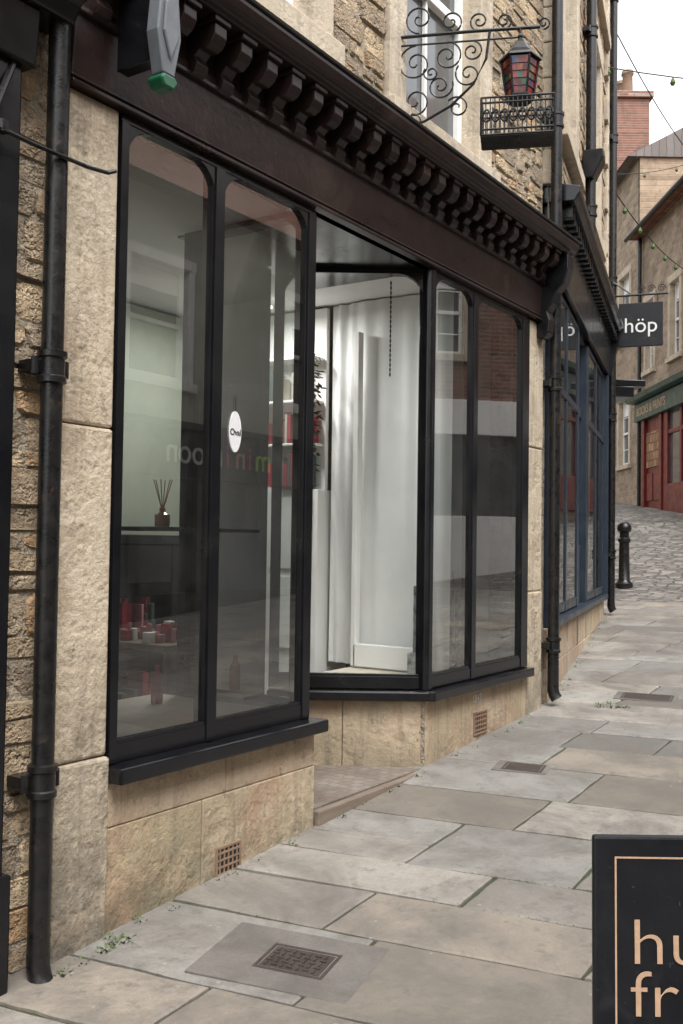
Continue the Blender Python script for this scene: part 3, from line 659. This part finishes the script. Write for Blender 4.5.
tl=group('tall_stone_house',(-13.18,34.4,0),R(-146.8))
WH=[(7.6,8.8,3.9,5.9),(7.6,8.8,7.4,9.4),(4.6,5.8,7.4,9.4)]
w=Part('walls',FSTONE,tl); wallquads(w,0,9.57,1.5,12.2,WH,x=.05); w.box(-8,-.2,0,9.57,1.5,12.2); w.box(-.2,.05,9.4,9.57,1.5,12.2); w.done()
for a,b,c,d in WH: sash(tl,a+.1,b-.1,c+.1,d-.1,sur=.16,x=.05)
P=Part('slate_roof',SLATE,tl); P.prism([(.4,12.15),(-3.8,14.4),(-8,12.1)],-.2,9.65); P.done()
P=Part('chimney_stack',BRICK,tl,bevel=.02); P.box(-1.1,.05,4.6,6.6,12,15.1); P.box(-1.2,.15,4.5,6.7,15.1,15.3); P.done()
P=Part('chimney_pots',TERR,tl,smooth=True)
for yy in (4.9,5.6,6.3): P.lathe((-.52,yy,15.3),[(.17,0),(.15,.6),(.19,.65),(.17,.75)],12)
P.done()
bh=group('gabled_house',(-13.18,34.4,0),R(-146.8))
P=Part('walls',FSTONE,bh); P.prism([(9.7,9),(17,9),(17,12.6),(13.3,15.2),(9.7,12.9)],-14,-8.6,axis='x'); P.done()
P=Part('chimney_stack',BRICK,bh,bevel=.02); P.box(-9.6,-8.8,10.3,11.4,13,15.6); P.done()
cl=group('end_terrace_house',(-22,33,0),R(-60))
P=Part('walls',FSTONE,cl); P.box(-6,0,-8,10,2,12); P.done(); Part('roof',SLATE,cl).prism([(.3,12),(-3,14.5),(-6.3,12)],-8,10).done()

# ================================================================== OPPOSITE ROW (seen in the window reflections)
op=group('painted_shop_house',(3.6,14,0),R(180))
WO=[(3.7,5.0,3.75,5.5),(.5,1.5,3.75,5.6),(6.4,7.5,3.75,5.6)]
w=Part('walls',PAINTED,op); wallquads(w,.0,8,3.2,6.4,WO,x=0); w.box(-6,-.3,0,8,-1,6.4); w.done()
for a,b,c,d in WO: sash(op,a+.1,b-.1,c+.1,d-.1,sur=.12,x=0,smat=WHITE,bars=(0,0))
P=Part('dark_shopfront',DARKSHOP,op,bevel=.01); P.box(0,.1,.0,8,2.55,3.2); P.box(0,.12,0,.3,.3,2.55); P.box(0,.12,7.7,8,.0,2.55); P.box(0,.08,.3,7.7,.3,1.0); P.box(0,.1,3.6,3.8,1,2.55); P.box(0,.1,4.7,4.9,1,2.55); P.box(0,.2,0,8,3.2,3.3); P.done()
Part('shop_glass',DGLASS,op).box(-.05,.03,.3,7.7,1.0,2.55).done()
P=Part('tile_roof',TILE,op); P.prism([(.35,6.35),(-3,9.2),(-6,6.4)],0,8); P.done()
for body,mt,yy in (('m',LIMEG,2.0),('i',PINK,2.45),('n',PEACH,2.6),('i',PINK,2.95),('moon',LETW,3.1)):
    text('shop_lettering',body,mt,op,(.105,yy,2.75),.5,'LEFT',.01)
ob=group('stone_row_house',(3.6,6,0),R(180))
WO=[(1.2,2.3,3.9,5.8),(4.2,5.3,3.9,5.8),(8.2,9.3,3.9,5.8)]
w=Part('walls',FSTONE,ob); wallquads(w,.03,14,-1,7.0,WO,x=.03); w.box(-6,-.3,.03,14,-2,7.0); w.done()
for a,b,c,d in WO: sash(ob,a+.1,b-.1,c+.1,d-.1,sur=.15,x=.03)
Part('slate_roof',SLATE,ob).prism([(.35,7),(-3,9.6),(-6,7)],0,14).done()
ang=math.atan2(22.7-14,-5.0-3.6)
ok=group('brick_row_house',(3.6,14,0),ang-R(90)+R(180))
WO=[(-2.3,-1.2,4.9,6.6),(-5.3,-4.2,5.2,6.9),(-8.6,-7.5,5.4,7.1)]
w=Part('walls',BRICK,ok); wallquads(w,-11.6,-.02,-1,8.4,WO,x=0); w.box(-6,-.3,-11.6,-.02,-1,8.4); w.done()
for a,b,c,d in WO: sash(ok,a+.1,b-.1,c+.1,d-.1,sur=.15,x=0)
P=Part('cream_shopfront',CREAM,ok,bevel=.01); P.box(0,.15,-10,-1,3.6,4.2); P.box(0,.12,-10,-9.7,1,3.6); P.box(0,.12,-1.3,-1,1,3.6); P.box(0,.12,-5.6,-5.3,1,3.6); P.box(0,.11,-9.7,-5.6,1,2.2); P.box(0,.11,-5.3,-1.3,1,2.2); P.done()
Part('shop_glass',DGLASS,ok).box(0,.05,-9.7,-1.3,1.6,3.6).done()
Part('tile_roof',TILE,ok).prism([(.35,8.4),(-3,11),(-6,8.4)],-11.6,0).done()

# ================================================================== GROUND
g=Part('ground',DIRT); ys=[k[0] for k in KN]; vs=[];fs=[]
for yy in ys: vs+=[(-400,yy,gz(yy)-.012),(400,yy,gz(yy)-.012)]
for i in range(len(ys)-1): fs.append((2*i,2*i+1,2*i+3,2*i+2))
g.add(vs,fs); g.done()
c=Part('cobbled_street',COB); ys=[13.2,15,22.7,29.4,45]; vs=[];fs=[]
for yy in ys: vs+=[(-32,yy,gz(yy)+.0),(8,yy,gz(yy)+.0)]
for i in range(len(ys)-1): fs.append((2*i,2*i+1,2*i+3,2*i+2))
c.add(vs,fs); c.done()
fl=Part('flagstone_pavement',FLAG)
SK=.13
def slab(a,b,y0,y1):
    gp=random.uniform(.004,.011)
    t=random.uniform(.74,1.22); k=random.random()
    col=(t,t*.985,t*.965) if k<.45 else ((t*1.06,t*.985,t*.89) if k<.75 else (t*.92,t*.95,t*.97))
    if random.random()<.20: col=tuple(x*.68 for x in col)
    dz=random.uniform(0,.005)
    def V(x,y,d):
        yy=y+SK*(x+2.85); return (x,yy,gz(yy)+dz-d)
    a+=gp;b-=gp;y0+=gp;y1-=gp; i=.009
    def edge(p,q,n):
        return [(p[0]+(q[0]-p[0])*t/n+random.uniform(-.004,.004),p[1]+(q[1]-p[1])*t/n+random.uniform(-.004,.004)) for t in range(n)]
    c4=[(a+random.uniform(-.006,.004),y0+random.uniform(-.004,.006)),(b,y0+random.uniform(-.006,.006)),(b+random.uniform(-.004,.004),y1),(a,y1+random.uniform(-.004,.004))]
    o=edge(c4[0],c4[1],9)+edge(c4[1],c4[2],5)+edge(c4[2],c4[3],9)+edge(c4[3],c4[0],5)
    cx,cy=(a+b)/2,(y0+y1)/2; n=len(o); hx,hy=(b-a)/2,(y1-y0)/2
    def ins(p,q): return cx+(p-cx)*(1-i/hx),cy+(q-cy)*(1-i/hy)
    vs=[V(p,q,.03) for p,q in o]+[V(p,q,.006) for p,q in o]+[V(*ins(p,q),0) for p,q in o]
    fs=[(k,(k+1)%n,(k+1)%n+n,k+n) for k in range(n)]+[(k+n,(k+1)%n+n,(k+1)%n+2*n,k+2*n) for k in range(n)]+[list(range(2*n,3*n))]
    fl.add(vs,fs,col)
random.seed(23)
JY=[]
yy=-4
while yy<13.6:
    d=random.uniform(.34,.62); left=-2.95 if yy<7 else -2.95-.27*(yy-6.5)
    x=left; JY.append(yy)
    while x<3.5:
        w=random.uniform(.6,1.45)
        if d<.5: w*=.8
        if 3.6-(x+w)<.4: w=3.6-x
        if d>.54 and random.random()<.25: m_=yy+d*random.uniform(.4,.6); slab(x,x+w,yy,m_); slab(x,x+w,m_,yy+d)
        else: slab(x,x+w,yy,yy+d)
        x+=w
    yy+=d
fl.done()
CI=M('cast_iron',(.045,.034,.028),(.07,.052,.043),scale=20,rough=.6,bump=.3,metal=.2)
CONC=M('concrete_surround',(.16,.145,.13),(.125,.112,.10),scale=4,rough=.85,bump=.5,bscale=50,stain=(.09,.08,.07),stain_rng=(.46,.70),stain_scale=3)
def cover(cx,cy,w,l,rot,fine=True):
    mh=group('manhole_cover',(cx,cy,gz(cy)+.005)); mh.rotation_euler=(math.atan(.07),0,rot)
    P=Part('iron_plate',CI,mh,bevel=.002)
    P.box(-w/2,w/2,-l/2,l/2,-.01,.003)
    P.box(-w/2-.018,-w/2-.005,-l/2-.018,l/2+.018,-.01,.004);P.box(w/2+.005,w/2+.018,-l/2-.018,l/2+.018,-.01,.004)
    P.box(-w/2-.005,w/2+.005,-l/2-.018,-l/2-.005,-.01,.004);P.box(-w/2-.005,w/2+.005,l/2+.005,l/2+.018,-.01,.004)
    if fine:
        nx=int(w/.03); ny=int(l/.03)
        for i in range(nx):
            for k in range(ny):
                a=-w/2+.008+i*(w-.016)/nx; b=-l/2+.008+k*(l-.016)/ny
                if (i+k)%2: P.box(a,a+.024,b+.006,b+.015,.003,.008)
                else: P.box(a+.006,a+.015,b,b+.024,.003,.0081)
    P.done()
    S=Part('frame_slab',CONC,mh,bevel=.003); e=.13 if fine else .04
    S.box(-w/2-e*1.7,w/2+e*1.2,-l/2-e,l/2+e,-.012,.0015); S.done()
cover(-2.07,2.90,.23,.15,R(10))
cover(-2.33,5.5,.20,.12,R(10),False); cover(-2.26,7.7,.34,.18,R(10),False)

# weeds
wd=Part('weeds',LEAF)
def tuft(x,y,n=16,s=.05,spread=.04):
    for k in range(n):
        a=random.uniform(0,6.28); r=random.uniform(0,spread); b=Vector((x+r*math.cos(a),y+r*math.sin(a),gz(y)-.003))
        d=Vector((math.cos(a)*.8,math.sin(a)*.8,random.uniform(.3,1.0))).normalized()*s*random.uniform(.4,1.1); q=d.cross(Vector((0,0,1))).normalized()*s*.16
        wd.add([tuple(b),tuple(b+d*.5+q),tuple(b+d),tuple(b+d*.5-q)],[(0,1,2,3)])
for k in range(44): tuft(XF+.045+random.uniform(0,.03),random.uniform(2.5,7.0),9,random.uniform(.010,.03),.03)
for k in range(12): tuft(XF+.12,2.45+random.uniform(-.05,.35),10,.030,.03)
for k in range(6): tuft(XF+.35+k*.04,7.3+random.uniform(-.1,.1),14,.035,.04)
for jy in JY:
    if 1.5<jy<8:
        xs=random.uniform(-2.7,-1.2)
        for k in range(random.randint(6,22)):
            x_=xs+k*.035; tuft(x_,jy+SK*(x_+2.85),4,.011,.010)
for k in range(20):
    u=random.uniform(.2,5); tuft(XF-.242*u+.05,7.15+.97*u,8,.03,.04)
wd.done()

# ================================================================== BOLLARD
P=Part('street_bollard',IRON,smooth=True); bx,by=-4.82,15.2
P.lathe((bx,by,gz(by)-.02),[(.13,0),(.13,.08),(.11,.10),(.085,.13),(.08,.45),(.075,.70),(.095,.72),(.095,.76),(.07,.78),(.07,.86),(.10,.88),(.11,.92),(.10,.97),(.06,1.01),(.01,1.03)],20); P.done()

# ================================================================== A-BOARD
bo=group('a_frame_sign',(-.745,2.144,0),R(-56.6))
g0=gz(2.3); top=1.045; LEAN=.03
P=Part('front_panel',BOARD,bo,bevel=.006)
P.add([(LEAN,0,g0),(LEAN,.62,g0),(0,.62,top),(0,0,top),(LEAN-.02,0,g0),(LEAN-.02,.62,g0),(-.02,.62,top),(-.02,0,top)],[(0,1,2,3),(7,6,5,4),(0,3,7,4),(1,5,6,2),(3,2,6,7),(0,4,5,1)]); P.done()
P=Part('back_panel',BOARD,bo,bevel=.006); P.add([(-.30,.10,g0+.02),(-.30,.62,g0+.02),(-.025,.62,top-.01),(-.025,.10,top-.01),(-.32,.10,g0+.02),(-.32,.62,g0+.02),(-.045,.62,top-.01),(-.045,.10,top-.01)],[(0,1,2,3),(7,6,5,4),(0,3,7,4),(1,5,6,2),(3,2,6,7),(0,4,5,1)]); P.done()
tilt=math.atan(LEAN/(top-g0))
def onb(h): return LEAN*(top-h)/(top-g0)+.0015
P=Part('copper_border',COPPER,bo)
def strip(ya,yb,ha,hb):
    P.add([(onb(ha),ya,ha),(onb(ha),yb,ha),(onb(hb),yb,hb),(onb(hb),ya,hb)],[(0,1,2,3)])
strip(.046,.050,.20,1.002); strip(.570,.574,.20,1.002); strip(.050,.570,.998,1.002); strip(.050,.570,.20,.204); P.done()
for body,h in (('hungry',.775),('friday',.665),('coffee',.50),('& cake',.38)):
    text('lettering',body,COPPER,bo,(onb(h)+.001,.076,h),.140,'LEFT',.0008,rot=(R(90)-tilt,0,R(90)),offset=-.0015,sx=1.2)
P=Part('hinges',IRON,bo); P.box(-.04,-.022,.3,.36,top-.02,top+.004); P.done()

# ================================================================== CABLES
P=Part('festoon_cable',CABLE)
def cab(a,b,sag,r=.008,n=20):
    a=Vector(a);b=Vector(b); pts=[]
    for i in range(n+1):
        t=i/n; p=a.lerp(b,t); p.z-=sag*4*t*(1-t); pts.append(tuple(p))
    P.tube(pts,r,5); return pts
c1=cab((-4.0,11.9,7.6),(3.4,13.5,7.0),.5); c2=cab((-7.0,19,9.2),(-4.7,22.5,10.5),.3); c3=cab((-4.1,12.2,6.3),(-5.0,21.9,7.5),.4); cab((-4.05,12.1,8.3),(-5.0,22.4,9.6),.3); P.done()
P=Part('festoon_bulbs',LEAF,smooth=True)
for p in c1[::2]+c2[::4]+c3[::2]: P.lathe((p[0],p[1],p[2]-.10),[(.01,.09),(.02,.07),(.035,.03),(.02,0)],8)
P.done()

# ================================================================== LIGHT
w=bpy.data.worlds.new("World"); scene.world=w; w.use_nodes=True; nt=w.node_tree
bg=nt.nodes['Background']; sk=nd(nt,'ShaderNodeTexSky'); sk.sky_type='NISHITA'; sk.sun_disc=False
EL,AZ=R(58),R(125)
sk.sun_elevation=EL; sk.sun_rotation=AZ; sk.air_density=1.5; sk.dust_density=4; sk.ozone_density=2
hs_=nd(nt,'ShaderNodeHueSaturation'); hs_.inputs['Saturation'].default_value=.12; hs_.inputs['Value'].default_value=3.15
nt.links.new(sk.outputs[0],hs_.inputs['Color']); nt.links.new(hs_.outputs[0],bg.inputs[0]); bg.inputs[1].default_value=.15
sd=bpy.data.lights.new('sun','SUN'); sd.energy=1.5; sd.angle=R(18); sd.color=(1,.97,.92)
so=bpy.data.objects.new('sun',sd); scene.collection.objects.link(so)
d=Vector((math.sin(AZ)*math.cos(EL),math.cos(AZ)*math.cos(EL),math.sin(EL)))
so.rotation_euler=(-d).to_track_quat('-Z','Y').to_euler(); so.location=d*30

# ================================================================== CAMERA
cd=bpy.data.cameras.new('camera'); cam=bpy.data.objects.new('camera',cd); scene.collection.objects.link(cam)
cam.matrix_world=Matrix.Translation((0,0,1.67))@Matrix.Rotation(R(33.4),4,'Z')@Matrix.Rotation(R(90+1.9),4,'X')@Matrix.Rotation(R(.8),4,'Z')
cd.sensor_fit='VERTICAL'; cd.sensor_height=36; cd.sensor_width=24; cd.lens=36*1000/1024; cd.clip_start=.05; cd.clip_end=1500
scene.camera=cam
scene.view_settings.view_transform='Standard'; scene.view_settings.look='None'; scene.view_settings.exposure=0
